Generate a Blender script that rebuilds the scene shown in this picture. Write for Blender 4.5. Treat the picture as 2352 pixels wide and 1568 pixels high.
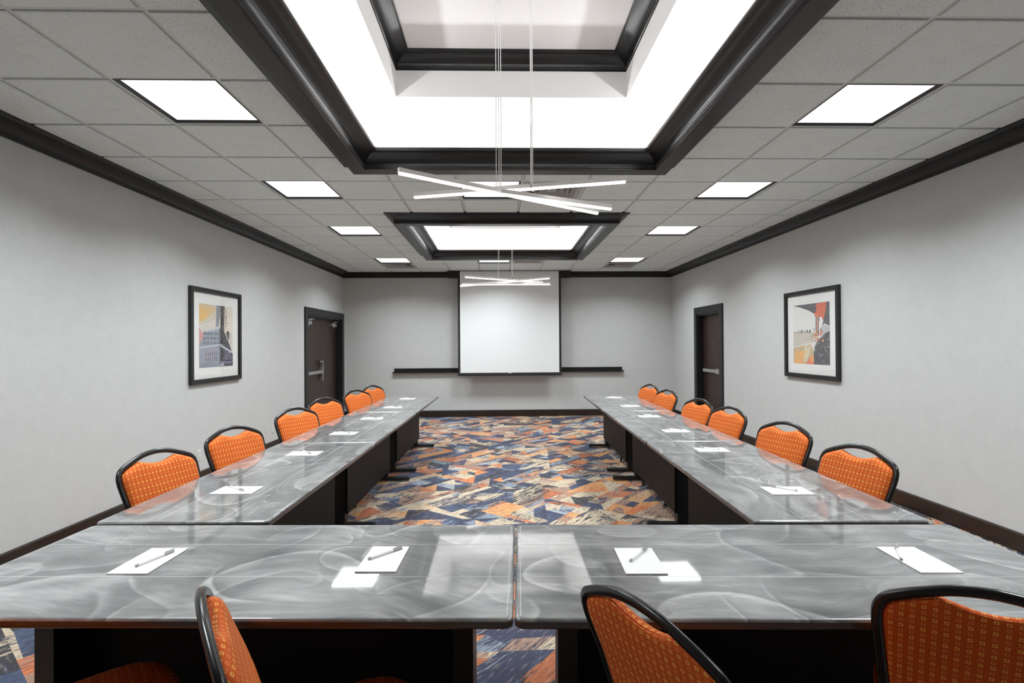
import bpy, math, random
from mathutils import Vector, Matrix
for o in list(bpy.data.objects): bpy.data.objects.remove(o)
C = bpy.context.scene.collection
sc = bpy.context.scene
PI = math.pi
# ------------------------------------------------------------------ camera
cam = bpy.data.cameras.new('camera'); camo = bpy.data.objects.new('camera', cam); C.objects.link(camo)
YAW, PITCH, ROLL = -.0253, .006, .0063
Rm = Matrix.Rotation(YAW, 3, 'Z') @ Matrix.Rotation(PITCH, 3, 'X') @ Matrix.Rotation(ROLL, 3, 'Y')
Bm = Matrix(((1, 0, 0), (0, 0, -1), (0, 1, 0)))
camo.matrix_world = Matrix.Translation((0, 0, 1.51)) @ (Rm @ Bm).to_4x4()
cam.sensor_width = 36; cam.lens = 36*1184.15/2352; cam.clip_start = .02; cam.clip_end = 60
sc.camera = camo
# ------------------------------------------------------------------ world, exposure, lamp strengths
w = bpy.data.worlds.new('world'); sc.world = w; w.use_nodes = True
w.node_tree.nodes['Background'].inputs[0].default_value = (.5, .5, .52, 1)
w.node_tree.nodes['Background'].inputs[1].default_value = .2
sc.view_settings.view_transform = 'Standard'; sc.view_settings.look = 'None'
sc.view_settings.gamma = 1; sc.view_settings.use_curve_mapping = False
sc.view_settings.exposure = 0
try:
    sc.cycles.use_denoising = True; sc.cycles.diffuse_bounces = 6; sc.cycles.glossy_bounces = 5; sc.cycles.max_bounces = 10
    sc.cycles.sample_clamp_indirect = 6; sc.cycles.caustics_reflective = False; sc.cycles.caustics_refractive = False
except Exception: pass
E_PANEL, E_COVE, E_BAR, W_AREA = 1.2, 48.0, 5.0, 33.0

# ------------------------------------------------------------------ materials
def NT(name):
    m = bpy.data.materials.new(name); m.use_nodes = True
    return m, m.node_tree.nodes, m.node_tree.links, m.node_tree.nodes['Principled BSDF']
def s2l(h):
    h = h.lstrip('#'); v = [int(h[i:i+2], 16)/255 for i in (0, 2, 4)]
    return tuple(x/12.92 if x <= .04045 else ((x+.055)/1.055)**2.4 for x in v)+(1,)
def flat(name, col, rough=.5, metal=0, spec=.5, coat=0):
    m, n, l, b = NT(name)
    b.inputs['Base Color'].default_value = col if len(col) == 4 else (*col, 1)
    b.inputs['Roughness'].default_value = rough; b.inputs['Metallic'].default_value = metal
    b.inputs['Specular IOR Level'].default_value = spec; b.inputs['Coat Weight'].default_value = coat
    return m
def emit(name, col, st):
    m, n, l, b = NT(name)
    b.inputs['Base Color'].default_value = (.8, .8, .8, 1)
    b.inputs['Emission Color'].default_value = (*col, 1); b.inputs['Emission Strength'].default_value = st
    return m
def mth(n, l, op, a, b=None, c=None):
    x = n.new('ShaderNodeMath'); x.operation = op
    for i, v in enumerate((a, b, c)):
        if v is None: continue
        if isinstance(v, (int, float)): x.inputs[i].default_value = v
        else: l.new(v, x.inputs[i])
    return x.outputs[0]
def ramp(n, l, fac, stops, interp='LINEAR'):
    r = n.new('ShaderNodeValToRGB'); r.color_ramp.interpolation = interp
    e = r.color_ramp.elements
    e[0].position, e[0].color = stops[0]; e[1].position, e[1].color = stops[-1]
    for p, c in stops[1:-1]:
        x = e.new(p); x.color = c
    l.new(fac, r.inputs[0]); return r.outputs[0]
def noise(n, l, vec, scale, det=2, rough=.5):
    x = n.new('ShaderNodeTexNoise'); x.inputs['Scale'].default_value = scale; x.inputs['Detail'].default_value = det
    x.inputs['Roughness'].default_value = rough
    if vec is not None: l.new(vec, x.inputs['Vector'])
    return x.outputs['Fac']
def coord(n, kind='Object'):
    return n.new('ShaderNodeTexCoord').outputs[kind]
def mapping(n, l, vec, scale=(1, 1, 1), rot=(0, 0, 0), loc=(0, 0, 0)):
    x = n.new('ShaderNodeMapping'); l.new(vec, x.inputs[0])
    x.inputs['Scale'].default_value = scale; x.inputs['Rotation'].default_value = rot; x.inputs['Location'].default_value = loc
    return x.outputs[0]
def bump(n, l, b, h, st, dist=.002):
    x = n.new('ShaderNodeBump'); x.inputs['Strength'].default_value = st; x.inputs['Distance'].default_value = dist
    l.new(h, x.inputs['Height']); l.new(x.outputs[0], b.inputs['Normal'])
def mixc(n, l, fac, a, b):
    x = n.new('ShaderNodeMix'); x.data_type = 'RGBA'
    for sock, v in ((x.inputs[0], fac), (x.inputs[6], a), (x.inputs[7], b)):
        if isinstance(v, (int, float)): sock.default_value = v
        elif isinstance(v, tuple): sock.default_value = v
        else: l.new(v, sock)
    return x.outputs[2]
def g(v): return (v, v, v, 1)

def m_wall():
    m, n, l, b = NT('linen_wallcovering'); c = coord(n)
    a = noise(n, l, mapping(n, l, c, (14, 14, 420)), 1, 3, .6); d = noise(n, l, mapping(n, l, c, (420, 420, 14)), 1, 3, .6)
    s = mth(n, l, 'MULTIPLY', mth(n, l, 'ADD', a, d), .5)
    big = noise(n, l, c, 7, 3)
    s2 = mth(n, l, 'ADD', mth(n, l, 'MULTIPLY', s, .85), mth(n, l, 'MULTIPLY', big, .15))
    l.new(ramp(n, l, s2, [(.30, (.53, .545, .54, 1)), (.70, (.66, .68, .675, 1))]), b.inputs['Base Color'])
    b.inputs['Roughness'].default_value = .75; b.inputs['Specular IOR Level'].default_value = .25
    bump(n, l, b, s, .15, .001); return m
def m_tile():
    m, n, l, b = NT('fissured_acoustic_tile'); c = coord(n)
    a = noise(n, l, mapping(n, l, c, (1, 1, 1)), 210, 2, .6)
    f = noise(n, l, mapping(n, l, c, (5, 40, 5), (0, 0, .6)), 1.5, 4, .7)
    pit = ramp(n, l, a, [(.355, g(.0)), (.395, g(1))]); crk = ramp(n, l, f, [(.505, g(1)), (.513, g(.0)), (.521, g(1))])
    msk = ramp(n, l, noise(n, l, c, 5, 2), [(.52, g(0)), (.62, g(1))])
    crk = mth(n, l, 'MAXIMUM', crk, mth(n, l, 'SUBTRACT', 1, msk))
    k = mth(n, l, 'MULTIPLY', pit, crk)
    l.new(mixc(n, l, k, (.42, .45, .44, 1), (.80, .87, .86, 1)), b.inputs['Base Color'])
    b.inputs['Roughness'].default_value = .9; b.inputs['Specular IOR Level'].default_value = .15
    bump(n, l, b, k, .3, .001); return m
def m_top():
    m, n, l, b = NT('swirled_brushed_laminate'); c = coord(n)
    oi = n.new('ShaderNodeObjectInfo')
    off = n.new('ShaderNodeCombineXYZ'); l.new(mth(n, l, 'MULTIPLY', oi.outputs['Random'], 37), off.inputs[0]); l.new(mth(n, l, 'MULTIPLY', oi.outputs['Random'], 91), off.inputs[1])
    add = n.new('ShaderNodeVectorMath'); add.operation = 'ADD'; l.new(c, add.inputs[0]); l.new(off.outputs[0], add.inputs[1])
    flatv = mapping(n, l, add.outputs[0], (1, 1, 0))
    wn = n.new('ShaderNodeTexNoise'); wn.inputs['Scale'].default_value = 1.6; wn.inputs['Detail'].default_value = 1; l.new(flatv, wn.inputs['Vector'])
    ws = n.new('ShaderNodeVectorMath'); ws.operation = 'SCALE'; ws.inputs['Scale'].default_value = .42; l.new(wn.outputs['Color'], ws.inputs[0])
    wv = n.new('ShaderNodeVectorMath'); wv.operation = 'ADD'; l.new(flatv, wv.inputs[0]); l.new(ws.outputs[0], wv.inputs[1])
    total = None
    mot = noise(n, l, mapping(n, l, wv.outputs[0], (3, 14, 1), (0, 0, .5)), 1, 5, .65)
    mot2 = noise(n, l, flatv, 3.0, 3)
    val = mth(n, l, 'ADD', mth(n, l, 'MULTIPLY', mot, .55), mth(n, l, 'MULTIPLY', mot2, .35))
    for k, (sc_, w1) in enumerate(((1.35, .30), (2.3, .20), (.85, .26))):
        v = n.new('ShaderNodeTexVoronoi'); v.voronoi_dimensions = '2D'; v.inputs['Scale'].default_value = sc_
        l.new(mapping(n, l, wv.outputs[0], (1, 1, 1), (0, 0, .4*k), (k*3.7, k*1.3, 0)), v.inputs['Vector'])
        d = v.outputs['Distance']; sep = n.new('ShaderNodeSeparateColor'); l.new(v.outputs['Color'], sep.inputs[0])
        R = mth(n, l, 'ADD', mth(n, l, 'MULTIPLY', sep.outputs[0], .22), .20)
        t = mth(n, l, 'SUBTRACT', d, R)
        # crescent: bright just inside the rim, dark falling off outwards
        ins = ramp(n, l, mth(n, l, 'ADD', t, .5), [(.34, g(.5)), (.455, g(.58)), (.486, g(.80)), (.497, g(.86)), (.507, g(.30)), (.54, g(.34)), (.62, g(.5))])
        ang = noise(n, l, mapping(n, l, flatv, (1, 1, 1), loc=(k*7.1, 2, 0)), 2.3, 1)
        am = ramp(n, l, ang, [(.46, g(0)), (.62, g(1))])
        ct = mth(n, l, 'MULTIPLY', mth(n, l, 'MULTIPLY', mth(n, l, 'SUBTRACT', ins, .5), am), w1*1.6)
        val = mth(n, l, 'ADD', val, ct)
    for k, (sc_, cnt, wt) in enumerate(((1.25, 7, .16), (2.1, 5, .11))):
        cn = noise(n, l, mapping(n, l, wv.outputs[0], (1, 1, 1), loc=(k*9+3, 5, 0)), sc_, 0)
        fr = mth(n, l, 'FRACT', mth(n, l, 'MULTIPLY', cn, cnt))
        saw = ramp(n, l, fr, [(0, g(.5)), (.30, g(.56)), (.62, g(.50)), (.70, g(.95)), (.735, g(.22)), (.85, g(.42)), (1, g(.5))])
        mk = ramp(n, l, noise(n, l, mapping(n, l, flatv, (1, 1, 1), loc=(k*4, 8, 0)), 2.0, 1), [(.42, g(0)), (.60, g(1))])
        val = mth(n, l, 'ADD', val, mth(n, l, 'MULTIPLY', mth(n, l, 'MULTIPLY', mth(n, l, 'SUBTRACT', saw, .5), mk), wt*2))
    fine = noise(n, l, mapping(n, l, wv.outputs[0], (30, 320, 1), (0, 0, .5)), 1, 2)
    val = mth(n, l, 'ADD', val, mth(n, l, 'MULTIPLY', mth(n, l, 'SUBTRACT', fine, .5), .12))
    l.new(ramp(n, l, val, [(.22, (.06, .062, .064, 1)), (.45, (.205, .208, .208, 1)), (.68, (.48, .482, .48, 1))]), b.inputs['Base Color'])
    b.inputs['Roughness'].default_value = .38; b.inputs['Specular IOR Level'].default_value = .5
    b.inputs['Metallic'].default_value = .15; b.inputs['Coat Weight'].default_value = 1; b.inputs['Coat Roughness'].default_value = .045; b.inputs['Coat IOR'].default_value = 1.62
    bump(n, l, b, fine, .03, .0006); return m
def m_fabric(name):
    m, n, l, b = NT(name); c = coord(n); at = n.new('ShaderNodeAttribute'); at.attribute_name = 'weave'; sp = n.new('ShaderNodeSeparateXYZ'); l.new(at.outputs['Vector'], sp.inputs[0])
    u = sp.outputs[0]; v = sp.outputs[1]
    pu = mth(n, l, 'ADD', mth(n, l, 'DIVIDE', u, .0225), 40.5); pv = mth(n, l, 'ADD', mth(n, l, 'DIVIDE', v, .0165), 40)
    fu = mth(n, l, 'ABSOLUTE', mth(n, l, 'SUBTRACT', mth(n, l, 'FRACT', pu), .5)); fv = mth(n, l, 'ABSOLUTE', mth(n, l, 'SUBTRACT', mth(n, l, 'FRACT', pv), .5))
    mx = mth(n, l, 'MAXIMUM', mth(n, l, 'MULTIPLY', fu, .0225), mth(n, l, 'MULTIPLY', fv, .0165))
    ring = mth(n, l, 'MULTIPLY', mth(n, l, 'GREATER_THAN', mx, .0026), mth(n, l, 'LESS_THAN', mx, .0046))
    par = mth(n, l, 'GREATER_THAN', mth(n, l, 'FRACT', mth(n, l, 'MULTIPLY', mth(n, l, 'FLOOR', pv), .5)), .25)
    sq = mixc(n, l, par, (.80, .24, .075, 1), (.95, .55, .12, 1))
    wv = noise(n, l, mapping(n, l, c, (900, 900, 900)), 1, 1)
    base = mixc(n, l, wv, (.50, .072, .008, 1), (.66, .125, .014, 1))
    l.new(mixc(n, l, ring, base, sq), b.inputs['Base Color'])
    b.inputs['Roughness'].default_value = .75; b.inputs['Specular IOR Level'].default_value = .25
    b.inputs['Sheen Weight'].default_value = .12; b.inputs['Sheen Roughness'].default_value = .4; b.inputs['Sheen Tint'].default_value = (1, .55, .3, 1)
    return m
def m_carpet():
    m, n, l, b = NT('woven_shard_carpet'); c = coord(n)
    A = n.new('ShaderNodeAttribute'); A.attribute_name = 'ca'; B = n.new('ShaderNodeAttribute'); B.attribute_name = 'cb'
    ang = mth(n, l, 'MULTIPLY', B.outputs['Alpha'], PI)
    vr = n.new('ShaderNodeVectorRotate'); vr.rotation_type = 'Z_AXIS'; l.new(c, vr.inputs['Vector']); l.new(ang, vr.inputs['Angle'])
    st = noise(n, l, mapping(n, l, vr.outputs[0], (3.6, 58, 1)), 1, 3, .6)
    st2 = noise(n, l, mapping(n, l, vr.outputs[0], (14, 130, 1)), 1, 2, .6)
    s = mth(n, l, 'ADD', mth(n, l, 'MULTIPLY', st, .65), mth(n, l, 'MULTIPLY', st2, .35))
    vo = n.new('ShaderNodeTexVoronoi'); vo.voronoi_dimensions = '2D'; vo.inputs['Scale'].default_value = 1; l.new(mapping(n, l, vr.outputs[0], (3.2, 9, 1)), vo.inputs['Vector'])
    sc_ = n.new('ShaderNodeSeparateColor'); l.new(vo.outputs['Color'], sc_.inputs[0])
    s = mth(n, l, 'ADD', s, mth(n, l, 'MULTIPLY', mth(n, l, 'SUBTRACT', sc_.outputs[0], .5), .22))
    thr = mth(n, l, 'SUBTRACT', s, mth(n, l, 'MULTIPLY', A.outputs['Alpha'], 1))
    f = ramp(n, l, mth(n, l, 'ADD', thr, .5), [(.485, g(0)), (.515, g(1))])
    col = mixc(n, l, f, A.outputs['Color'], B.outputs['Color'])
    tone = noise(n, l, mapping(n, l, vr.outputs[0], (9, 60, 1), loc=(5, 3, 0)), 1, 3, .7)
    col = mixc(n, l, mth(n, l, 'MULTIPLY', ramp(n, l, tone, [(.54, g(0)), (.60, g(1))]), .55), col, (.02, .026, .05, 1))
    col = mixc(n, l, mth(n, l, 'MULTIPLY', ramp(n, l, tone, [(.38, g(1)), (.44, g(0))]), .25), col, (.52, .46, .38, 1))
    wv = noise(n, l, mapping(n, l, c, (420, 260, 1)), 1, 1)
    col2 = mixc(n, l, ramp(n, l, wv, [(.35, g(0)), (.65, g(1))]), mixc(n, l, .45, col, (.05, .06, .09, 1)), mixc(n, l, .10, col, (.8, .68, .52, 1)))
    l.new(col2, b.inputs['Base Color']); b.inputs['Roughness'].default_value = .95; b.inputs['Specular IOR Level'].default_value = .1
    bump(n, l, b, wv, .4, .003); return m
def m_attr(name, rough=.4):
    m, n, l, b = NT(name); A = n.new('ShaderNodeAttribute'); A.attribute_name = 'ca'; c = coord(n)
    f = noise(n, l, c, 60, 4, .7)
    x = mixc(n, l, mth(n, l, 'MULTIPLY', ramp(n, l, f, [(.4, g(0)), (.6, g(1))]), .16), A.outputs['Color'], (.75, .72, .68, 1))
    l.new(x, b.inputs['Base Color']); b.inputs['Roughness'].default_value = rough; return m
def m_wood(name, c1, c2, rough=.28, sc_=(40, 40, 3), spec=.5):
    m, n, l, b = NT(name); c = coord(n)
    f = noise(n, l, mapping(n, l, c, sc_), 1, 4, .6)
    l.new(ramp(n, l, f, [(.3, c1), (.7, c2)]), b.inputs['Base Color']); b.inputs['Roughness'].default_value = rough
    b.inputs['Specular IOR Level'].default_value = spec; return m
def m_glass():
    m = bpy.data.materials.new('picture_glass'); m.use_nodes = True; n = m.node_tree.nodes; l = m.node_tree.links
    n.remove(n['Principled BSDF']); out = n['Material Output']
    t = n.new('ShaderNodeBsdfTransparent'); gl = n.new('ShaderNodeBsdfGlossy'); gl.inputs['Roughness'].default_value = .03
    ge = n.new('ShaderNodeNewGeometry'); dt = n.new('ShaderNodeVectorMath'); dt.operation = 'DOT_PRODUCT'
    l.new(ge.outputs['Normal'], dt.inputs[0]); l.new(ge.outputs['Incoming'], dt.inputs[1]); mx = n.new('ShaderNodeMixShader')
    sch = mth(n, l, 'ADD', mth(n, l, 'MULTIPLY', mth(n, l, 'POWER', mth(n, l, 'SUBTRACT', 1, mth(n, l, 'ABSOLUTE', dt.outputs['Value'])), 5), .95), .05)
    l.new(sch, mx.inputs[0]); l.new(t.outputs[0], mx.inputs[1]); l.new(gl.outputs[0], mx.inputs[2]); l.new(mx.outputs[0], out.inputs[0])
    return m
M = dict(
    wall=m_wall(), tile=m_tile(), top=m_top(), carpet=m_carpet(), art=m_attr('printed_artwork', .5),
    fab=m_fabric('orange_square_fabric'),
    grid=flat('painted_grid_steel', (.63, .66, .64), .5), plenum=flat('plenum_dark', (.012, .012, .012), .9),
    black=m_wood('espresso_black_lacquer', (.0055, .0056, .0057, 1), (.0095, .0096, .0097, 1), .33, (3, 3, 60), .42),
    base=m_wood('dark_brown_baseboard', (.016, .009, .006, 1), (.028, .017, .011, 1), .35, (2, 2, 60)),
    casing=flat('black_door_casing', (.011, .011, .0115), .4),
    door=m_wood('espresso_door_veneer', (.022, .011, .0075, 1), (.040, .022, .015, 1), .35, (60, 60, 2.0), .4),
    edge=m_wood('dark_table_edge', (.05, .045, .043, 1), (.09, .08, .076, 1), .2, (2, 60, 60), .6),
    panel=m_wood('black_modesty_laminate', (.0035, .003, .0026, 1), (.006, .005, .0045, 1), .55, (3, 3, 50), .2),
    legm=flat('black_powder_coated_steel', (.006, .006, .006), .4), tube=flat('glossy_black_chair_tube', (.0065, .0065, .0065), .27, 0, .5),
    line=flat('light_inlay_line', (.62, .62, .60), .3), white=flat('white_ceiling_paint', (.86, .85, .84), .8, 0, .2),
    screen=flat('matt_white_screen_fabric', (.90, .93, .94), .9, 0, .1), scrb=flat('black_screen_border', (.012, .012, .013), .6),
    frame=flat('black_picture_frame', (.012, .012, .012), .35), mat=flat('white_picture_mat', (.83, .83, .81), .8),
    steel=flat('satin_steel', (.55, .55, .55), .32, .85), steel_dark=flat('dark_steel', (.12, .12, .12), .35, .8),
    paper=flat('white_paper', (.90, .90, .88), .8, 0, .2), penw=flat('white_pen_plastic', (.93, .93, .93), .25), peng=flat('grey_pen_cap', (.42, .41, .41), .35, .1),
    plate=flat('white_outlet_plastic', (.72, .72, .70), .35), hole=flat('outlet_slot_dark', (.03, .03, .03), .6),
    troff=flat('black_light_frame', (.02, .02, .02), .5), vent=flat('grey_vent_metal', (.42, .42, .41), .45), ventd=flat('vent_throat_dark', (.05, .05, .05), .8),
    bar=flat('white_bar_housing', (.92, .91, .89), .35), cable=flat('white_cable', (.92, .91, .90), .5),
    e_panel=emit('lit_troffer_diffuser', (.97, .985, 1), E_PANEL), e_cove=emit('lit_cove_strip', (.98, .99, 1), E_COVE), e_bar=emit('lit_bar_diffuser', (1, .985, .93), E_BAR),
    glass=m_glass(), chrome=flat('chrome_glide', (.8, .8, .8), .15, 1))

# ------------------------------------------------------------------ mesh helpers
class MB:
    def __init__(s): s.v = []; s.f = []; s.sm = []
    def add(s, vs, fs, smooth=False):
        k = len(s.v); s.v += [tuple(v) for v in vs]
        for f in fs: s.f.append(tuple(i+k for i in f)); s.sm.append(smooth)
        return s
    def box(s, x0, x1, y0, y1, z0, z1, bev=0):
        if bev <= 0:
            return s.add([(x0, y0, z0), (x1, y0, z0), (x1, y1, z0), (x0, y1, z0), (x0, y0, z1), (x1, y0, z1), (x1, y1, z1), (x0, y1, z1)],
                         [(3, 2, 1, 0), (4, 5, 6, 7), (0, 1, 5, 4), (1, 2, 6, 5), (2, 3, 7, 6), (3, 0, 4, 7)])
        b = bev; L = []
        for (ix, z) in ((b, z0), (0, z0+b), (0, z1-b), (b, z1)):
            L.append([(x0+ix, y0+ix, z), (x1-ix, y0+ix, z), (x1-ix, y1-ix, z), (x0+ix, y1-ix, z)])
        return s.loops(L)
    def loops(s, L, smooth=False, cap=True, close=False):
        n = len(L[0]); vs = [p for lp in L for p in lp]; fs = []
        m = len(L); rng = range(m if close else m-1)
        for i in rng:
            j = (i+1) % m
            for k in range(n):
                k2 = (k+1) % n; fs.append((i*n+k, i*n+k2, j*n+k2, j*n+k))
        s.add(vs, fs, smooth)
        if cap and not close:
            s.add(L[0], [tuple(range(n))[::-1]]); s.add(L[-1], [tuple(range(n))])
        return s
    def tube(s, pts, r, n=10, close=False, rx=None, cap=True):
        pts = [Vector(p) for p in pts]; L = []; m = len(pts); up = None
        for i, p in enumerate(pts):
            if close: t = pts[(i+1) % m]-pts[i-1]
            else: t = pts[min(i+1, m-1)]-pts[max(i-1, 0)]
            t.normalize()
            if up is None: up = Vector((0, 1, 0)) if abs(t.y) < .9 else Vector((1, 0, 0))
            a = t.cross(up).normalized(); b = a.cross(t).normalized(); up = b
            ri = r[i] if isinstance(r, (list, tuple)) else r; rxx = rx if rx else ri
            L.append([p+a*math.cos(2*PI*k/n)*ri+b*math.sin(2*PI*k/n)*rxx for k in range(n)])
        return s.loops(L, True, cap, close)
    def xf(s, mat, i0=0):
        for i in range(i0, len(s.v)): s.v[i] = tuple(mat @ Vector(s.v[i]))
        return s
    def build(s, name, mat=None, parent=None, mats=None, cols=None, weave=None):
        me = bpy.data.meshes.new(name); me.from_pydata(s.v, [], s.f)
        me.polygons.foreach_set('use_smooth', s.sm)
        if mat is not None: me.materials.append(mat if not isinstance(mat, str) else M[mat])
        if cols:
            for an in cols:
                a = me.attributes.new(an, 'FLOAT_COLOR', 'CORNER'); data = []
                for fi, f in enumerate(s.f): data += list(cols[an][fi])*len(f)
                a.data.foreach_set('color', data)
        if weave:
            a = me.attributes.new('weave', 'FLOAT_VECTOR', 'POINT'); a.data.foreach_set('vector', [q for w_ in weave for q in (w_[0], w_[1], 0)])
        me.update(); o = bpy.data.objects.new(name, me); C.objects.link(o)
        if parent: o.parent = parent
        return o
def tag(o, label=None, cat=None, group=None, kind=None):
    if label: o['label'] = label
    if cat: o['category'] = cat
    if group: o['group'] = group
    if kind: o['kind'] = kind
    return o
def thing(name, label, cat, loc=(0, 0, 0), rz=0, group=None):
    o = bpy.data.objects.new(name, None); C.objects.link(o); o.location = loc; o.rotation_euler = (0, 0, rz); o.empty_display_size = .1
    return tag(o, label, cat, group)
def struct(o): o['kind'] = 'structure'; return o
def kids(o): return [c for c in C.objects if c.parent == o]
def dup(root, loc, rz, label, group=None):
    r = root.copy(); C.objects.link(r); r.location = loc; r.rotation_euler = (0, 0, rz); r['label'] = label
    if group: r['group'] = group
    for ch in KIDS[root.name]:
        c = ch.copy(); C.objects.link(c); c.parent = r
        for gch in KIDS.get(ch.name, []):
            d = gch.copy(); C.objects.link(d); d.parent = c
    return r
KIDS = {}
def regkids(root):
    KIDS[root.name] = [o for o in C.objects if o.parent == root]
    for k in KIDS[root.name]: KIDS[k.name] = [o for o in C.objects if o.parent == k]
def rrect(hx, hy, r, n=5):
    p = []
    for cx, cy, a0 in ((hx-r, hy-r, 0), (-hx+r, hy-r, PI/2), (-hx+r, -hy+r, PI), (hx-r, -hy+r, 1.5*PI)):
        for k in range(n+1): p.append((cx+r*math.cos(a0+k*PI/2/n), cy+r*math.sin(a0+k*PI/2/n)))
    return p

# ------------------------------------------------------------------ room shell
def WL(y): return -3.36+.0105*y          # left wall plane, right wall plane
def WR(y): return 3.765-.009*y
YB, YF, HC = 10.88, -3.2, 3.04
rnd = random.Random(5)
# floor: carpet printed as angular shards
def cut(poly, nx, ny, d):
    A = []; B = []
    for i in range(len(poly)):
        p, q = poly[i], poly[(i+1) % len(poly)]; a = p[0]*nx+p[1]*ny-d; b = q[0]*nx+q[1]*ny-d
        if a >= 0: A.append(p)
        if a <= 0: B.append(p)
        if a*b < 0:
            t = a/(a-b); r = (p[0]+(q[0]-p[0])*t, p[1]+(q[1]-p[1])*t); A.append(r); B.append(r)
    return A, B
def area(p): return abs(sum(p[i][0]*p[(i+1) % len(p)][1]-p[(i+1) % len(p)][0]*p[i][1] for i in range(len(p))))/2
DIRS = [math.radians(a) for a in (50, -42, 90, 50, -38, 46, 4)]
def split(poly, out, last=None):
    a = area(poly)
    if a < .085 and (a < .02 or rnd.random() < .40): out.append(poly); return
    for _ in range(8):
        th = rnd.choice(DIRS)+rnd.uniform(-.07, .07)
        if last is not None and abs(th-last) < .3 and rnd.random() < .8: continue
        nx, ny = -math.sin(th), math.cos(th); cx = sum(p[0] for p in poly)/len(poly); cy = sum(p[1] for p in poly)/len(poly)
        s_ = math.sqrt(a)*.22; d = cx*nx+cy*ny+rnd.uniform(-s_, s_); A, B = cut(poly, nx, ny, d)
        if len(A) > 2 and len(B) > 2 and min(area(A), area(B)) > .003: split(A, out, th); split(B, out, th); return
    out.append(poly)
shards = []; split([(WL(YF), YF), (WR(YF), YF), (WR(YB), YB), (WL(YB), YB)], shards)
PAL = dict(navy=s2l('#17264a'), blue=s2l('#31486c'), slate=s2l('#8795a6'), ice=s2l('#bcc5cc'), cream=s2l('#d2c0a4'), tan=s2l('#a98670'), rust=s2l('#bb6636'),
           orange=s2l('#d9773d'), gold=s2l('#dda164'), ink=s2l('#171a22'))
COMB = [('navy', 'blue', .62), ('navy', 'slate', .60), ('blue', 'ice', .56), ('navy', 'cream', .53), ('cream', 'ink', .56), ('cream', 'navy', .57), ('tan', 'cream', .5), ('tan', 'ink', .60), ('cream', 'ink', .52), ('tan', 'navy', .54), ('slate', 'ink', .54), ('cream', 'tan', .5),
        ('orange', 'gold', .52), ('gold', 'cream', .5), ('orange', 'tan', .5), ('rust', 'ink', .58), ('navy', 'ink', .5), ('navy', 'blue', .52), ('navy', 'slate', .57), ('blue', 'navy', .5), ('slate', 'cream', .5), ('tan', 'rust', .5), ('ink', 'tan', .55), ('navy', 'blue', .5), ('gold', 'orange', .58)]
fl = MB(); ca = []; cb = []
for p in shards:
    fl.add([(x, y, 0) for x, y in p], [tuple(range(len(p)))]); a, b, dn = rnd.choice(COMB)
    ang = rnd.choice((-50, -50, -50, -46, 42, -55))+rnd.uniform(-6, 6)
    ca.append((*PAL[a][:3], dn)); cb.append((*PAL[b][:3], (ang % 180)/180))
# outward normals up
for i, f in enumerate(fl.f):
    v = [fl.v[k] for k in f]
    ar = sum(v[k][0]*v[(k+1) % len(v)][1]-v[(k+1) % len(v)][0]*v[k][1] for k in range(len(v)))
    if ar < 0: fl.f[i] = f[::-1]
struct(fl.build('floor', 'carpet', cols=dict(ca=ca, cb=cb)))

def wallmesh(name, P, a0, a1, holes, thick):
    # P(t,z,depth) -> point; wall runs t in a0..a1, with rectangular holes (t0,t1,ztop) from the floor
    mb = MB(); segs = []; t = a0
    for (h0, h1, zt) in sorted(holes): segs.append((t, h0, 0)); segs.append((h0, h1, zt)); t = h1
    segs.append((t, a1, 0))
    for (s0, s1, z0) in segs:
        v = [P(s0, z0, 0), P(s1, z0, 0), P(s1, HC+.06, 0), P(s0, HC+.06, 0), P(s0, z0, thick), P(s1, z0, thick), P(s1, HC+.06, thick), P(s0, HC+.06, thick)]
        mb.add(v, [(0, 1, 2, 3), (7, 6, 5, 4), (0, 4, 5, 1), (1, 5, 6, 2), (3, 2, 6, 7), (0, 3, 7, 4)])
    return struct(mb.build(name, 'wall'))
wallmesh('wall_left', lambda t, z, d: (WL(t)-d, t, z), YF, YB+.1, [(8.86, 10.70, 2.06)], .16)
wallmesh('wall_right', lambda t, z, d: (WR(t)+d, t, z), YF, YB+.1, [(8.50, 9.45, 2.06)], .16)
wallmesh('wall_back', lambda t, z, d: (t, YB+d, z), -3.7, 4.1, [], .12)
wallmesh('wall_front', lambda t, z, d: (t, YF-d, z), -3.9, 4.3, [], .12)

# ceiling: dark plenum deck with the tray openings, grid bars and tiles
GX0, GY0, GS = -2.2101, 2.3666, .6096
TC = [(.107, 2.99, 1.0635), (.107, 7.345, 1.075)]      # tray centre x, y, half size of the opening
def outer(i, o=.35): cx, cy, h = TC[i]; return (cx-h-o, cx+h+o, cy-h-o, cy+h+o)
T0, T1 = outer(0, .33), outer(1, .33)
dk = MB(); zc = HC+.055
for (x0, x1, y0, y1) in ((-3.5, 3.9, YF-.1, T0[2]), (-3.5, T0[0], T0[2], T0[3]), (T0[1], 3.9, T0[2], T0[3]), (-3.5, 3.9, T0[3], T1[2]),
                         (-3.5, T1[0], T1[2], T1[3]), (T1[1], 3.9, T1[2], T1[3]), (-3.5, 3.9, T1[3], YB+.1)):
    dk.add([(x0, y0, zc), (x0, y1, zc), (x1, y1, zc), (x1, y0, zc)], [(0, 1, 2, 3)])
ceil = struct(dk.build('ceiling', 'plenum'))
def col(k): return GX0+GS*k
def row(k): return GY0+GS*k
LIGHTS = {(0, r) for r in (-2, 1, 4, 7, 11)} | {(7, r) for r in (-2, 1, 4, 7, 11)} | {(3, 4), (3, 11)}
VENTS = {(0, 12), (7, 12), (4, 4), (4, 11)}
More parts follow.
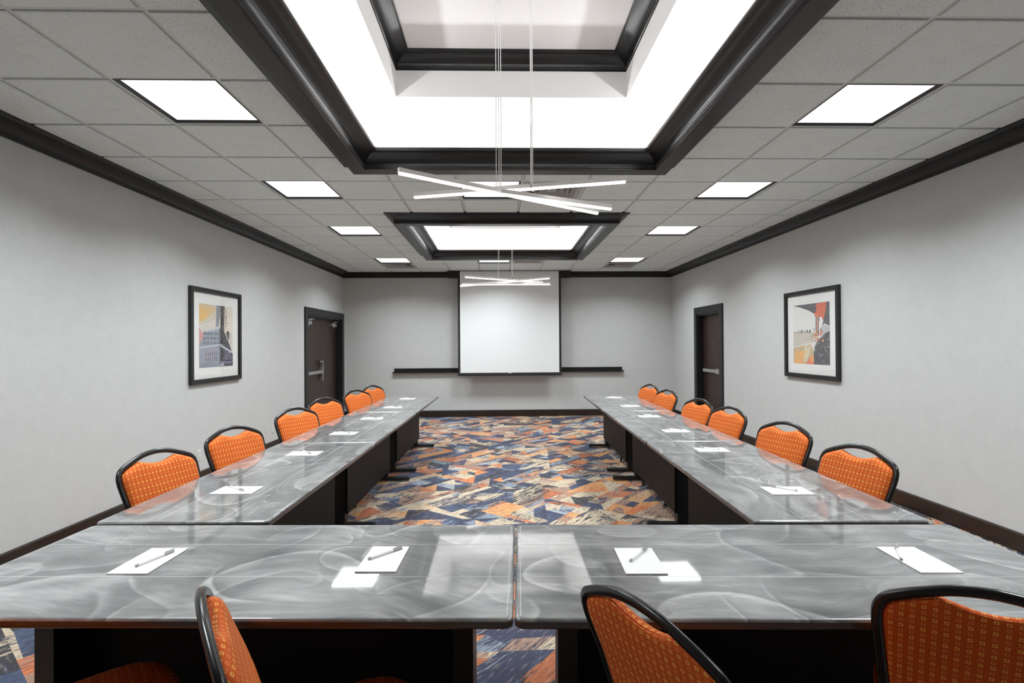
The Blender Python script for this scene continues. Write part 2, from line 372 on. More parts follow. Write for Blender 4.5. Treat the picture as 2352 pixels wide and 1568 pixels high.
def subtract(rc, T):
    x0, x1, y0, y1 = rc; a, b, c, d = T
    if x1 <= a or x0 >= b or y1 <= c or y0 >= d: return [(x0, y0), (x1, y0), (x1, y1), (x0, y1)]
    ix0, ix1, iy0, iy1 = max(x0, a), min(x1, b), max(y0, c), min(y1, d)
    L, R_, N, F_ = ix0 > x0+1e-6, ix1 < x1-1e-6, iy0 > y0+1e-6, iy1 < y1-1e-6
    if not (L or R_ or N or F_): return None
    if L and not (R_ or N or F_): return [(x0, y0), (ix0, y0), (ix0, y1), (x0, y1)]
    if R_ and not (L or N or F_): return [(ix1, y0), (x1, y0), (x1, y1), (ix1, y1)]
    if N and not (L or R_ or F_): return [(x0, y0), (x1, y0), (x1, iy0), (x0, iy0)]
    if F_ and not (L or R_ or N): return [(x0, iy1), (x1, iy1), (x1, y1), (x0, y1)]
    if L and N: return [(x0, y0), (x1, y0), (x1, iy0), (ix0, iy0), (ix0, y1), (x0, y1)]
    if L and F_: return [(x0, y0), (ix0, y0), (ix0, iy1), (x1, iy1), (x1, y1), (x0, y1)]
    if R_ and N: return [(x0, y0), (x1, y0), (x1, y1), (ix1, y1), (ix1, iy0), (x0, iy0)]
    if R_ and F_: return [(ix1, y0), (x1, y0), (x1, y1), (x0, y1), (x0, iy1), (ix1, iy1)]
    return None
tmesh = {}
rows_ = range(-9, 14)
for r in rows_:
    for k in range(-2, 10):
        if (k, r) in LIGHTS or (k, r) in VENTS: continue
        x0, x1, y0, y1 = col(k), col(k+1), row(r), row(r+1); ins = .0155
        x0 = max(x0, WL(y0)-.0); x1 = min(x1, WR(y0)); y1 = min(y1, YB-.01); y0 = max(y0, YF)
        if x1-x0 < .05 or y1-y0 < .05: continue
        rc = (x0+ins, x1-ins, y0+ins, y1-ins); poly = None
        T = T0 if y0 < 5 else T1
        poly = subtract(rc, T)
        if not poly: continue
        mb = MB(); b = .004
        cx, cy = sum(p[0] for p in poly)/len(poly), sum(p[1] for p in poly)/len(poly)
        zt = HC-.009+rnd.uniform(-.0006, .0006)
        lo = [(p[0], p[1], zt) for p in poly]; hi = [(p[0], p[1], HC+.02) for p in poly]; n = len(poly)
        full = len(poly) == 4 and abs((rc[1]-rc[0])-(GS-2*ins)) < 1e-4 and abs((rc[3]-rc[2])-(GS-2*ins)) < 1e-4 and abs(poly[0][0]-rc[0]) < 1e-6 and abs(poly[2][0]-rc[1]) < 1e-6 and abs(poly[0][1]-rc[2]) < 1e-6 and abs(poly[2][1]-rc[3]) < 1e-6
        if full and 'full' in tmesh:
            o = bpy.data.objects.new('ceiling_tile', tmesh['full']); C.objects.link(o); o.parent = ceil; o.location = ((x0+x1)/2, (y0+y1)/2, HC)
            o.rotation_euler = (0, 0, rnd.choice((0, PI))); continue
        if full:
            h = GS/2-ins; mb.loops([[(-h, -h, .02), (-h, h, .02), (h, h, .02), (h, -h, .02)], [(-h, -h, -.006), (-h, h, -.006), (h, h, -.006), (h, -h, -.006)],
                                    [(-h+b, -h+b, -.009), (-h+b, h-b, -.009), (h-b, h-b, -.009), (h-b, -h+b, -.009)]])
            o = mb.build('ceiling_tile', 'tile', ceil); o.location = ((x0+x1)/2, (y0+y1)/2, HC); tmesh['full'] = o.data; continue
        mb.add(lo+hi, [tuple(range(n))[::-1], tuple(range(n, 2*n))]+[(i, (i+1) % n, n+(i+1) % n, n+i) for i in range(n)])
        mb.build('ceiling_tile', 'tile', ceil)
def clipspan(a0, a1, fix, horiz):
    # spans of a grid bar outside the trays
    out = [(a0, a1)]
    for T in (T0, T1):
        lo, hi = (T[2], T[3]) if horiz else (T[0], T[1]); c0, c1 = (T[0], T[1]) if horiz else (T[2], T[3])
        if lo < fix < hi:
            nw = []
            for (s, e) in out:
                if e <= c0 or s >= c1: nw.append((s, e)); continue
                if s < c0: nw.append((s, c0))
                if e > c1: nw.append((c1, e))
            out = nw
    return out
for r in range(-9, 15):
    y = row(r)
    if not YF < y < YB: continue
    for (a, b) in clipspan(WL(y)+.01, WR(y)-.01, y, True):
        MB().box(a, b, y-.012, y+.012, HC, HC+.004).box(a, b, y-.001, y+.001, HC+.004, HC+.03).build('grid_bar', 'grid', ceil)
for k in range(-1, 10):
    x = col(k)
    for (a, b) in clipspan(YF, YB-.02, x, False):
        MB().box(x-.012, x+.012, a, b, HC-.0005, HC+.004).build('grid_bar', 'grid', ceil)

# ------------------------------------------------------------------ mouldings
def ring(name, prof, cx, cy, hx, hy, mat, parent, part='moulding'):
    # four mitred lengths; prof = closed list (outward offset, z)
    for s in range(4):
        mb = MB(); L = []
        cs = [(-1, -1), (1, -1), (1, 1), (-1, 1)]; a, b = cs[s], cs[(s+1) % 4]
        for (sx, sy) in (a, b): L.append([(cx+sx*(hx+o), cy+sy*(hy+o), z) for o, z in prof])
        mb.loops(L); mb.build(part, mat, parent)
def cove(p0, p1, n=8, steps=True):
    # concave quarter between p0 (low, outer) and p1 (high, inner) in (o,z)
    out = []
    for i in range(n+1):
        a = i/n*PI/2
        out.append((p0[0]+(p1[0]-p0[0])*(1-math.cos(a)), p0[1]+(p1[1]-p0[1])*math.sin(a)))
    return out
LZ = 3.06
def tray(i):
    cx, cy, h = TC[i]
    t = bpy.data.objects.new('trim_%d' % (i+1), None); C.objects.link(t); struct(t)
    t['label'] = ['large black moulded frame around the nearer lit ceiling tray', 'black moulded frame around the farther lit ceiling tray'][i]
    z0 = 2.925
    pr = [(0, LZ), (0, LZ-.012), (.004, LZ-.014), (.004, LZ-.02)] + cove((.108, z0+.028), (.010, LZ-.022))[::-1] + [(.112, z0+.026), (.112, z0+.016), (.120, z0+.014), (.120, z0+.004), (.126, z0)]
    pr += [(.236, z0), (.240, z0+.004)] + [(.240+(a-.0), b) for a, b in []] + cove((.244, z0+.012), (.335, HC-.022)) + [(.345, HC-.018), (.35, HC-.001), (.35, LZ)]
    ring('moulding', pr, cx, cy, h, h, 'black', t)
    # white recess shell above
    rc = bpy.data.objects.new('ceiling_recess', None); C.objects.link(rc); struct(rc)
    rc['label'] = ['white stepped recess inside the nearer ceiling tray', 'white stepped recess inside the farther ceiling tray'][i]
    z1, z2, z3, hi = 3.363, 3.56, 3.665, h-.2
    ho = h+.30
    def vwall(hh, za, zb, nm):
        for s in range(4):
            cs = [(-1, -1), (1, -1), (1, 1), (-1, 1)]; a, b = cs[s], cs[(s+1) % 4]; e = .012
            A = (cx+a[0]*hh, cy+a[1]*hh); B = (cx+b[0]*hh, cy+b[1]*hh); A2 = (cx+a[0]*(hh+e), cy+a[1]*(hh+e)); B2 = (cx+b[0]*(hh+e), cy+b[1]*(hh+e))
            MB().add([(*A, za), (*B, za), (*B, zb), (*A, zb), (*A2, za), (*B2, za), (*B2, zb), (*A2, zb)], [(0, 3, 2, 1), (4, 5, 6, 7), (0, 1, 5, 4), (3, 7, 6, 2), (0, 4, 7, 3), (1, 2, 6, 5)]).build(nm, 'white', rc)
    vwall(ho, LZ, z1, 'recess_wall'); vwall(hi, z1+.012, z3+.0, 'recess_wall')
    mb = MB(); L = [[(cx+sx*q, cy+sy*q, z) for sx, sy in ((-1, -1), (1, -1), (1, 1), (-1, 1))] for q, z in ((ho+.012, z1), (hi, z1), (hi, z1+.012), (ho+.012, z1+.012))]
    mb.loops(L, cap=False, close=True); mb.build('recess_soffit', 'white', rc)
    MB().box(cx-hi-.012, cx+hi+.012, cy-hi-.012, cy+hi+.012, z3, z3+.012).build('recess_ceiling', 'white', rc)
    MB().loops([[(cx+sx*q, cy+sy*q, z) for sx, sy in ((-1, -1), (1, -1), (1, 1), (-1, 1))] for q, z in ((ho, LZ+.001), (h+.002, LZ+.001), (h+.002, LZ+.006), (ho, LZ+.006))], cap=False, close=True).build('recess_ledge', 'white', rc)
    u = bpy.data.objects.new('trim_%d' % (i+3), None); C.objects.link(u); struct(u)
    u['label'] = ['smaller black crown moulding high inside the nearer ceiling tray', 'smaller black crown moulding high inside the farther ceiling tray'][i]
    pz = z2
    pr = [(0, pz), (-.004, pz), (-.004, pz+.010), (-.010, pz+.012)] + cove((-.012, pz+.016), (-.100, z3-.020)) + [(-.104, z3-.016), (-.109, z3-.012), (-.109, z3), (0, z3)]
    ring('moulding', pr, cx, cy, hi, hi, 'black', u)
    # cove lights: one strip along each side, lying on the ledge
    for s in range(4):
        mb = MB(); q = h+.17
        if s % 2 == 0: y = cy+(q if s else -q); x0, x1, y0, y1 = cx-h, cx+h, y-.02, y+.02
        else: x = cx+(q if s == 1 else -q); x0, x1, y0, y1 = x-.02, x+.02, cy-h, cy+h
        side = ['near', 'right', 'far', 'left'][s]
        o = thing('cove_light', '%s strip light hidden on the ledge of the %s ceiling tray' % (side, ['nearer', 'farther'][i]), 'light', ((x0+x1)/2, (y0+y1)/2, LZ+.006), 0, 'cove strips in the ceiling trays')
        hx, hy = (x1-x0)/2, (y1-y0)/2
        MB().box(-hx, hx, -hy, hy, 0, .012).build('channel', 'bar', o)
        MB().box(-hx+.005, hx-.005, -hy+.005, hy-.005, .012, .022).build('diffuser', 'e_cove', o)
tray(0); tray(1)

def sweep(name, prof, pts, mat, parent=None):
    # prof in (inward offset, z) along pts = list of (x,y, ix,iy) with inward direction at each point
    L = [[(x+ix*o, y+iy*o, z) for o, z in prof] for x, y, ix, iy in pts]
    return MB().loops(L).build(name, mat, parent)
CR = [(0, 2.925), (.012, 2.925), (.014, 2.936), (.022, 2.940)]+[(a, b) for a, b in [(.022+.105*(1-math.cos(t*PI/16)), 2.942+.066*math.sin(t*PI/16)) for t in range(9)]]+[(.134, 3.012), (.146, 3.018), (.150, 3.030), (.150, HC-.0015), (0, HC-.0015)]
struct(sweep('trim_5', CR, [(WL(YF), YF, 1, 0), (WL(YB), YB, 1, -1)], 'black'))['label'] = 'black crown moulding along the left wall'
struct(sweep('trim_6', CR, [(WL(YB), YB, 1, -1), (WR(YB), YB, -1, -1)], 'black'))['label'] = 'black crown moulding along the far wall behind the screen'
struct(sweep('trim_7', CR, [(WR(YB), YB, -1, -1), (WR(YF), YF, -1, 0)], 'black'))['label'] = 'black crown moulding along the right wall'
BP = [(0, 0), (.016, 0), (.016, .128), (.012, .136), (0, .138)]
def BS(name, pts): return struct(sweep(name, BP, pts, 'base'))
BS('baseboard_left', [(WL(YF), YF, 1, 0), (WL(8.745), 8.745, 1, 0)])
BS('baseboard_back', [(WL(YB), YB, 1, -1), (WR(YB), YB, -1, -1)])
BS('baseboard_right', [(WR(8.385), 8.385, -1, 0), (WR(YF), YF, -1, 0)])
BS('baseboard_right_far', [(WR(YB), YB, -1, -1), (WR(9.575), 9.575, -1, 0)])

# ------------------------------------------------------------------ troffers, vents
def troffer(k, r, label, group):
    x, y = col(k)+GS/2, row(r)+GS/2; t = thing('ceiling_light', label, 'light', (x, y, HC), 0, group); h = GS/2-.0125
    sq = ((-1, -1), (1, -1), (1, 1), (-1, 1))
    fr = MB().loops([[(sx*q, sy*q, z) for sx, sy in sq] for q, z in ((h, .006), (h, -.002), (h-.010, -.002), (h-.018, .012), (h-.018, .03), (h, .03))], cap=False, close=True)
    fr.build('frame', 'troff', t)
    MB().box(-h+.016, h-.016, -h+.016, h-.016, .014, .022).build('diffuser', 'e_panel', t)
    la = bpy.data.lights.new('lamp', 'AREA'); la.shape = 'SQUARE'; la.size = 2*h-.06; la.energy = W_AREA; la.spread = math.radians(142); la.color = (.925, .975, 1)
    lo = bpy.data.objects.new('lamp', la); C.objects.link(lo); lo.parent = t; lo.location = (0, 0, .008)
order = {1: 'nearest', 4: 'second nearest', 7: 'third nearest', 11: 'farthest', -2: 'rearmost'}
for (k, r) in sorted(LIGHTS):
    if k == 3: lab = 'bright square ceiling panel between the two trays, behind the near pendant' if r == 4 else 'bright square ceiling panel between the far tray and the screen'
    else: lab = '%s bright square ceiling panel in the row along the %s wall' % (order[r], 'left' if k == 0 else 'right')
    troffer(k, r, lab, 'square ceiling light panels')
def vent(k, r, label):
    x, y = col(k)+GS/2, row(r)+GS/2; t = thing('ceiling_vent', label, 'vent', (x, y, HC), 0, 'square ceiling air diffusers'); h = GS/2-.0125
    sq = ((-1, -1), (1, -1), (1, 1), (-1, 1))
    MB().box(-h, h, -h, h, .045, .05).build('backing', 'ventd', t)
    MB().loops([[(sx*q, sy*q, z) for sx, sy in sq] for q, z in ((h, .0), (h-.05, .0), (h-.06, .012), (h, .012))], cap=False, close=True).build('frame', 'vent', t)
    for q in (.20, .145, .09):
        MB().loops([[(sx*a, sy*a, z) for sx, sy in sq] for a, z in ((q+.03, .0), (q, .034), (q-.003, .034), (q+.027, -.002))], cap=False, close=True).build('louvre', 'vent', t)
    MB().box(-.045, .045, -.045, .045, .0, .008, .002).build('centre_plate', 'vent', t)
vent(0, 12, 'grey square air diffuser behind the farthest left ceiling panel')
vent(7, 12, 'grey square air diffuser behind the farthest right ceiling panel')
vent(4, 4, 'grey square air diffuser between the trays, behind the near pendant bars')
vent(4, 11, 'grey square air diffuser beside the middle panel above the screen')

# ------------------------------------------------------------------ doors
def door(n, side, y0, y1, zt, leaves, label):
    W = WL if side < 0 else WR; s = side; slope = .0105 if side < 0 else -.009
    # local frame: u along +Y of the wall, d = depth into the wall (positive = out of the room)
    def P(u, d, z): return (W(u)+s*d, u, z)
    def bx(mb, u0, u1, d0, d1, z0, z1):
        v = [P(u0, d0, z0), P(u1, d0, z0), P(u1, d1, z0), P(u0, d1, z0), P(u0, d0, z1), P(u1, d0, z1), P(u1, d1, z1), P(u0, d1, z1)]
        return mb.add(v, [(0, 1, 2, 3), (7, 6, 5, 4), (0, 4, 5, 1), (1, 5, 6, 2), (2, 6, 7, 3), (3, 7, 4, 0)])
    t = bpy.data.objects.new('door_%d' % n, None); C.objects.link(t); struct(t); t['label'] = label
    c = .115
    bx(MB(), y0-c, y0, -.028, 0, 0, zt+c).build('casing', 'casing', t); bx(MB(), y1, y1+c, -.028, 0, 0, zt+c).build('casing', 'casing', t); bx(MB(), y0, y1, -.028, 0, zt, zt+c).build('casing', 'casing', t)
    for (a, b, za, zb) in ((y0, y0+.03, 0, zt), (y1-.03, y1, 0, zt), (y0, y1, zt-.03, zt)): bx(MB(), a, b, -.01, .15, za, zb).build('jamb', 'casing', t)
    for (a, b, za, zb) in ((y0+.03, y0+.045, 0, zt-.03), (y1-.045, y1-.03, 0, zt-.03), (y0+.03, y1-.03, zt-.045, zt-.03)): bx(MB(), a, b, .03, .08, za, zb).build('door_stop', 'casing', t)
    w = (y1-y0-.06)/leaves
    for i in range(leaves):
        a = y0+.03+i*w; b = a+w; lf = bx(MB(), a+.002, b-.002, .085, .13, .008, zt-.034).build('door_leaf', 'door', t)
        hinge_low = (i == 0 and leaves == 2)      # near leaf hinged at near side
        e0, e1 = (a+.06, b-.10) if leaves == 1 else ((a+.10, b-.03) if i == 0 else (a+.03, b-.10))
        if not (leaves == 2 and i == 1):
            bx(MB(), e0, e1, .035, .062, 1.0, 1.055).build('push_bar', 'steel', lf)
            bx(MB(), e0, e0+.03, .04, .085, .995, 1.06).build('push_bar_end', 'steel', lf); bx(MB(), e1-.03, e1, .04, .085, .995, 1.06).build('push_bar_end', 'steel', lf)
            bx(MB(), (e1-.10 if leaves == 2 else e0), (e1 if leaves == 2 else e0+.18), .03, .085, .985, 1.07).build('latch_case', 'steel', lf)
        if leaves == 2 and i == 0:
            bx(MB(), b-.075, b-.035, .03, .085, .86, 1.24).build('escutcheon', 'steel', lf); bx(MB(), b-.22, b-.035, .03, .045, 1.205, 1.225).build('lever', 'steel', lf)
        if leaves == 2:
            cu = (a+.06, a+.30) if i == 0 else (b-.42, b-.14)
            bx(MB(), cu[0], cu[1], .035, .085, 1.89, 1.95).build('closer_body', 'steel', lf)
            m = MB(); p = (cu[0]+cu[1])/2; m.tube([P(p, .05, 1.95), P(p, .04, 1.975), P(p+.12, .01, 1.985), P(p+.26, .05, 1.985)], .009, 6); m.build('closer_arm', 'steel', lf)
            m = MB(); m.tube([P(p, .05, 1.86), P(p, .05, 1.89)], .016, 8); m.build('closer_valve', 'steel', lf)
        pe = (a+b)/2
        if not (leaves == 2 and i == 0):
            m = MB(); m.tube([P(pe, .078, 1.5), P(pe, .087, 1.5)], .010, 10); m.build('peephole', 'chrome', lf)
    bx(MB(), y0, y1, .131, .155, 0, zt).build('door_back', 'hole', t)
door(1, -1, 8.86, 10.70, 2.055, 2, 'dark brown double door with steel closers in the left wall')
door(2, 1, 8.50, 9.45, 2.055, 1, 'dark brown single door with steel push bar in the right wall')

# ------------------------------------------------------------------ pictures
def picture(side, y0, y1, z0, z1, label, art):
    W = WL if side < 0 else WR; yc = (y0+y1)/2; zc_ = (z0+z1)/2; hw = (y1-y0)/2; hh = (z1-z0)/2
    # local: x along picture width (as the viewer sees it, left to right), y = into the room, z up
    rz = -PI/2+math.atan(-.0105)*1 if side < 0 else PI/2+math.atan(.009)
    t = thing('framed_picture', label, 'picture', (W(yc), yc, zc_), rz); fw = .052; dp = .036
    # facing: local +y points into room
    sq = ((-1, -1), (1, -1), (1, 1), (-1, 1))
    for s in range(4):
        a, b = sq[s], sq[(s+1) % 4]; L = []
        for sx, sz in (a, b): L.append([(sx*(hw-o), d, sz*(hh-o)) for o, d in ((0, .004), (0, dp-.003), (.003, dp), (fw-.006, dp), (fw, dp-.012), (fw, .004))])
        MB().loops(L).build('frame_side', 'frame', t)
    MB().box(-hw+fw-.003, hw-fw+.003, .004, .012, -hh+fw-.003, hh-fw+.003).build('mat', 'mat', t)
    iw, ih = .350, .358
    mb = MB(); cols = []; art(mb, cols, iw, ih)
    mb.build('print', 'art', t, cols=dict(ca=cols))
    MB().add([(-hw+fw, .018, -hh+fw), (hw-fw, .018, -hh+fw), (hw-fw, .018, hh-fw), (-hw+fw, .018, hh-fw)], [(0, 3, 2, 1)]).build('glass', 'glass', t)
    return t
def artist(mb, cols, iw, ih):
    st = [0]
    def P(pts, c, new=True):
        if new: st[0] += 1
        y = .0125+st[0]*.000012
        # viewer sees local +x on the LEFT when facing a wall whose +y points at him -> flip u
        mb.add([(iw*(1-2*u), y, ih*(2*v-1)) for u, v in pts], [tuple(range(len(pts)))]); cols.append(s2l(c))
    return P
def art_left(mb, cols, iw, ih):
    P = artist(mb, cols, iw, ih); r = random.Random(3)
    P([(0, 0), (1, 0), (1, 1), (0, 1)], '#d9d3c6')
    P([(0, .66), (.62, .80), (.62, 1), (0, 1)], '#cfc6b0'); P([(0, .70), (.30, .82), (.5, .95), (.1, 1), (0, 1)], '#d9b985'); P([(0, .70), (.22, .78), (.28, .9), (0, .92)], '#e3b460')
    P([(.55, .58), (1, .5), (1, .98), (.62, 1)], '#e4d9c9'); P([(.7, .6), (1, .55), (1, .8), (.74, .86)], '#eadfd2')
    P([(0, .0), (.60, 0), (.60, .62), (.1, .53), (0, .60)], '#8b96a6'); P([(0, .36), (.14, .50), (0, .62)], '#c98c85')
    P([(.1, .53), (.6, .62), (.6, .65), (.1, .565)], '#b7bcc3'); P([(.47, .64), (.56, .66), (.63, 1), (.49, 1)], '#77808d')
    P([(.58, 0), (1, 0), (1, .22), (.72, .58), (.72, .70), (.58, .62)], '#2b2c36')
    P([(.60, .60), (.72, .62), (.745, 1), (.61, 1)], '#3b3433'); P([(.66, .78), (.70, .74), (.745, 1), (.72, 1)], '#4b4240')
    P([(.745, .66), (.80, .60), (.80, .98), (.765, 1)], '#e9e1d6')
    for k in range(9): P([(.765, .66+.036*k), (.80, .65+.036*k), (.80, .668+.036*k), (.765, .678+.036*k)], '#5a5350')
    P([(.72, .62), (1, .20), (1, .26), (.74, .68)], '#ded3c4'); P([(.78, .55), (.87, .42), (.90, .56), (.84, .60)], '#4a4548')
    for k in range(5):
        for q in range(3):
            u, v = .12+.095*k, .36+.075*q; P([(u, v), (u+.062, v+.008), (u+.062, v+.052), (u, v+.044)], r.choice(['#4a5666', '#566173', '#3f4858']))
            P([(u+.028, v), (u+.034, v), (u+.034, v+.05), (u+.028, v+.05)], '#aab3bd')
    P([(.0, .30), (.60, .35), (.60, .372), (0, .32)], '#c9cbd0')
    P([(.12, .24), (.56, .28), (.56, .34), (.12, .31)], '#8f93a8'); P([(.12, .24), (.56, .28), (.56, .288), (.12, .248)], '#c99a8f')
    for k in range(6):
        u = .16+.062*k; P([(u, .09), (u+.038, .095), (u+.038, .25), (u, .245)], '#5c6a80'); P([(u, .09), (u+.006, .09), (u+.006, .25), (u, .25)], '#c7968c')
    P([(.14, .16), (.54, .18), (.54, .188), (.14, .168)], '#c7a49b'); P([(.0, 0), (.6, 0), (.6, .05), (.3, .085), (0, .07)], '#7c8796')
    for k in range(7):
        u = .745+.035*k; h = .34-.028*k; P([(u, .10), (u+.016, .10), (u+.016, h), (u, h+.01)], '#7d7fa0')
    for q in range(3): P([(.60, .36+.08*q), (.72, .35+.08*q), (.72, .362+.08*q), (.60, .374+.08*q)], '#8b8fa6')
    for k in range(4): P([(.61+.03*k, .39), (.626+.03*k, .39), (.626+.03*k, .58), (.61+.03*k, .58)], '#15161c')
    scatter(P, r, 70, (.0, .57, .02, .60), ['#a9b1bd', '#6a7688', '#c3c6cb', '#58647a', '#c79f97'])
    scatter(P, r, 60, (.60, .95, .03, .55), ['#15161c', '#8f91ac', '#484a5c', '#c9cad3'], .04)
    scatter(P, r, 30, (.60, .80, .5, .95), ['#1c1a1b', '#77706c', '#d8d0c6'], .05); scatter(P, r, 24, (.05, .5, .56, .72), ['#c9c4b8', '#b5b2ac', '#e6dfd0'])
    P([(.60, .33), (1, .20), (1, .235), (.60, .365)], '#c8c9d2'); P([(.60, .05), (1, .045), (1, .075), (.60, .09)], '#6f7190'); P([(.58, 0), (.72, 0), (.70, .07), (.62, .06)], '#a6a7b5')
def scatter(P, r, n, box, pal, smax=.03):
    u0, u1, v0, v1 = box
    for k in range(n):
        u, v = r.uniform(u0, u1), r.uniform(v0, v1); a, b = r.uniform(.004, smax), r.uniform(.003, smax*.45); t = r.choice((0, .12, -.5, 1.3))
        du, dv = math.cos(t), math.sin(t); q = [(u, v), (u+a*du, v+a*dv), (u+a*du-b*dv, v+a*dv+b*du), (u-b*dv*.8, v+b*du*.7)]
        P([(min(max(x, 0), 1), min(max(y, 0), 1)) for x, y in q], r.choice(pal))
def art_right(mb, cols, iw, ih):
    P = artist(mb, cols, iw, ih); r = random.Random(8)
    P([(0, 0), (1, 0), (1, 1), (0, 1)], '#e6e5e0')
    pts = [(0, 1), (1, 1), (1, .62), (.86, .66), (.80, .62), (.74, .70), (.62, .82), (.45, .89), (.2, .96)]; P(pts, '#4d4b50')
    P([(.74, .64), (.80, .62), (.84, .70), (.80, .76), (.74, .78)], '#ecebe7')
    P([(.66, .99), (.92, 1), (.90, .86), (.84, .72), (.80, .75), (.76, .80), (.70, .70), (.64, .74), (.66, .88)], '#dd6a48'); P([(.61, .84), (.66, .86), (.66, .78), (.62, .78)], '#dd6a48')
    P([(.63, .48), (.72, .46), (.73, .78), (.64, .78)], '#7b7775'); P([(.67, .5), (.695, .5), (.70, .80), (.675, .80)], '#e59a72')
    P([(0, .28), (.56, .36), (.60, .52), (0, .53)], '#cbc5b8'); P([(.0, .525), (.5, .52), (.5, .535), (0, .54)], '#8d8a85')
    for k in range(26):
        u, v = r.uniform(.1, .55), r.uniform(.38, .5); s = r.uniform(.006, .02); P([(u, v), (u+s, v+s*.4), (u+s*.5, v+s)], r.choice(['#6f6b66', '#f1efea', '#8d8880']))
    for k in range(5): u = .14+.08*k; P([(u, .53), (u+.05, .53), (u+.04, .575), (u+.01, .57)], r.choice(['#55504c', '#b9b4ab']))
    P([(0, .0), (.56, 0), (.62, .14), (.5, .33), (0, .27)], '#c7b48e'); P([(.02, 0), (.3, 0), (.34, .22), (.06, .22)], '#f0b060'); P([(.3, .02), (.42, .04), (.5, .3), (.33, .3)], '#e3d5b4')
    P([(.36, 0), (.6, 0), (.56, .09), (.46, .10)], '#e8704c'); P([(.48, .04), (.6, .02), (.58, .16), (.5, .14)], '#efa35a')
    P([(.58, 0), (1, 0), (1, .56), (.80, .46), (.66, .36), (.58, .22)], '#45454d')
    P([(.74, .46), (1, .54), (1, .62), (.84, .64), (.74, .58)], '#bdbcbe')
    for k in range(70):
        u, v = r.uniform(.56, .99), r.uniform(.05, .58); s = r.uniform(.008, .035); P([(u, v), (u+s*.3, v+s), (u+s*.6, v+s*.9), (u+s*.4, v-s*.2)], r.choice(['#e9e8ea', '#c9c8cc', '#2c2c33', '#2c2c33', '#3a3a42', '#8e8d94']))
    for k in range(12):
        u, v = r.uniform(.52, .82), r.uniform(.36, .54); s = r.uniform(.03, .07); P([(u, v), (u+s, v+s*.2), (u+s*.9, v+s), (u+s*.1, v+s*.8)], r.choice(['#e0704c', '#e9a65c', '#d9805f', '#dfb07a']))
_ar = art_right
def art_right2(mb, cols, iw, ih):
    _ar(mb, cols, iw, ih); r = random.Random(21); n0 = len(cols)
    def P(pts, c):
        y = .0125+(n0+len(cols)-n0)*.000012
        mb.add([(iw*(1-2*u), y, ih*(2*v-1)) for u, v in pts], [tuple(range(len(pts)))]); cols.append(s2l(c))
    scatter(P, r, 60, (.50, .78, .28, .56), ['#efeeee', '#d9805f', '#c7b9a8', '#3c3b42', '#e7a25c'], .04)
    scatter(P, r, 50, (.0, .5, .02, .30), ['#e8cf9e', '#d9bb8a', '#efc07c', '#b9b3a4'], .06); scatter(P, r, 40, (.6, .98, .0, .5), ['#5a5a64', '#33333b', '#a9a8b0'], .05)
    scatter(P, r, 30, (.64, .88, .76, .98), ['#c95a3c', '#e88463', '#d0634a'], .05)
picture(-1, 5.562, 6.614, 1.10, 2.162, 'black framed city building print in a white mat on the left wall', art_left)
picture(1, 5.503, 6.550, 1.086, 2.142, 'black framed orange and grey abstract print in a white mat on the right wall', art_right2)

# ------------------------------------------------------------------ outlets
def outlet(y, z, label):
    t = thing('wall_outlet', label, 'outlet', (WL(y), y, z), -PI/2, 'outlets on the left wall')
    MB().box(-.035, .035, 0, .006, -.058, .058, .002).build('cover_plate', 'plate', t)
    for dz in (-.022, .022):
        s = MB().box(-.015, .015, .006, .009, dz-.015, dz+.015, .001).build('socket', 'plate', t)
        MB().box(-.007, -.004, .009, .0095, dz-.005, dz+.006).build('slot', 'hole', s); MB().box(.004, .007, .009, .0095, dz-.005, dz+.006).build('slot', 'hole', s)
outlet(5.75, .318, 'white outlet on the left wall nearer the camera, behind the first chairs')
outlet(7.55, .314, 'white outlet on the left wall farther away, by the third chair')

# ------------------------------------------------------------------ projection screen and rail
t = thing('projection_screen', 'white pull-down projection screen with black borders hanging on the far wall', 'screen', (.223, 10.60, .90))
W2 = 1.062
MB().box(-W2+.045, W2-.045, -.001, .001, .035, 2.126).build('screen_fabric', 'screen', t)
for s in (-1, 1): MB().box(min(s*W2, s*(W2-.045)), max(s*W2, s*(W2-.045)), -.0015, .0015, .02, 2.126).build('side_border', 'scrb', t)
MB().box(-W2+.045, W2-.045, -.0015, .0015, .01, .035).build('bottom_border', 'scrb', t)
MB().box(-W2-.015, W2+.015, -.014, .014, -.028, .012, .005).build('weight_bar', 'scrb', t)
b_ = MB().tube([(-.03, -.018, .012), (-.03, -.03, .025), (.03, -.03, .025), (.03, -.018, .012)], .006, 6).build('pull_handle', 'chrome', t)
MB().box(-W2-.19, W2+.19, .012, .16, 1.995, 2.0).build('case_bottom', 'scrb', t)
MB().box(-W2-.19, W2+.19, .012, .16, 2.0, 2.127).build('case', 'scrb', t)
MB().box(-W2-.23, W2+.23, -.05, -.03, 2.118, 2.127).build('case_trim', 'scrb', t)
t = thing('marker_rail', 'long black rail across the far wall behind the screen', 'rail', (.204, YB, .93))
MB().box(-2.40, 2.40, -.022, 0, .015, .095, .003).build('rail_board', 'black', t)
MB().box(-2.43, 2.43, -.085, -.0, 0, .020, .003).build('tray_ledge', 'black', t)

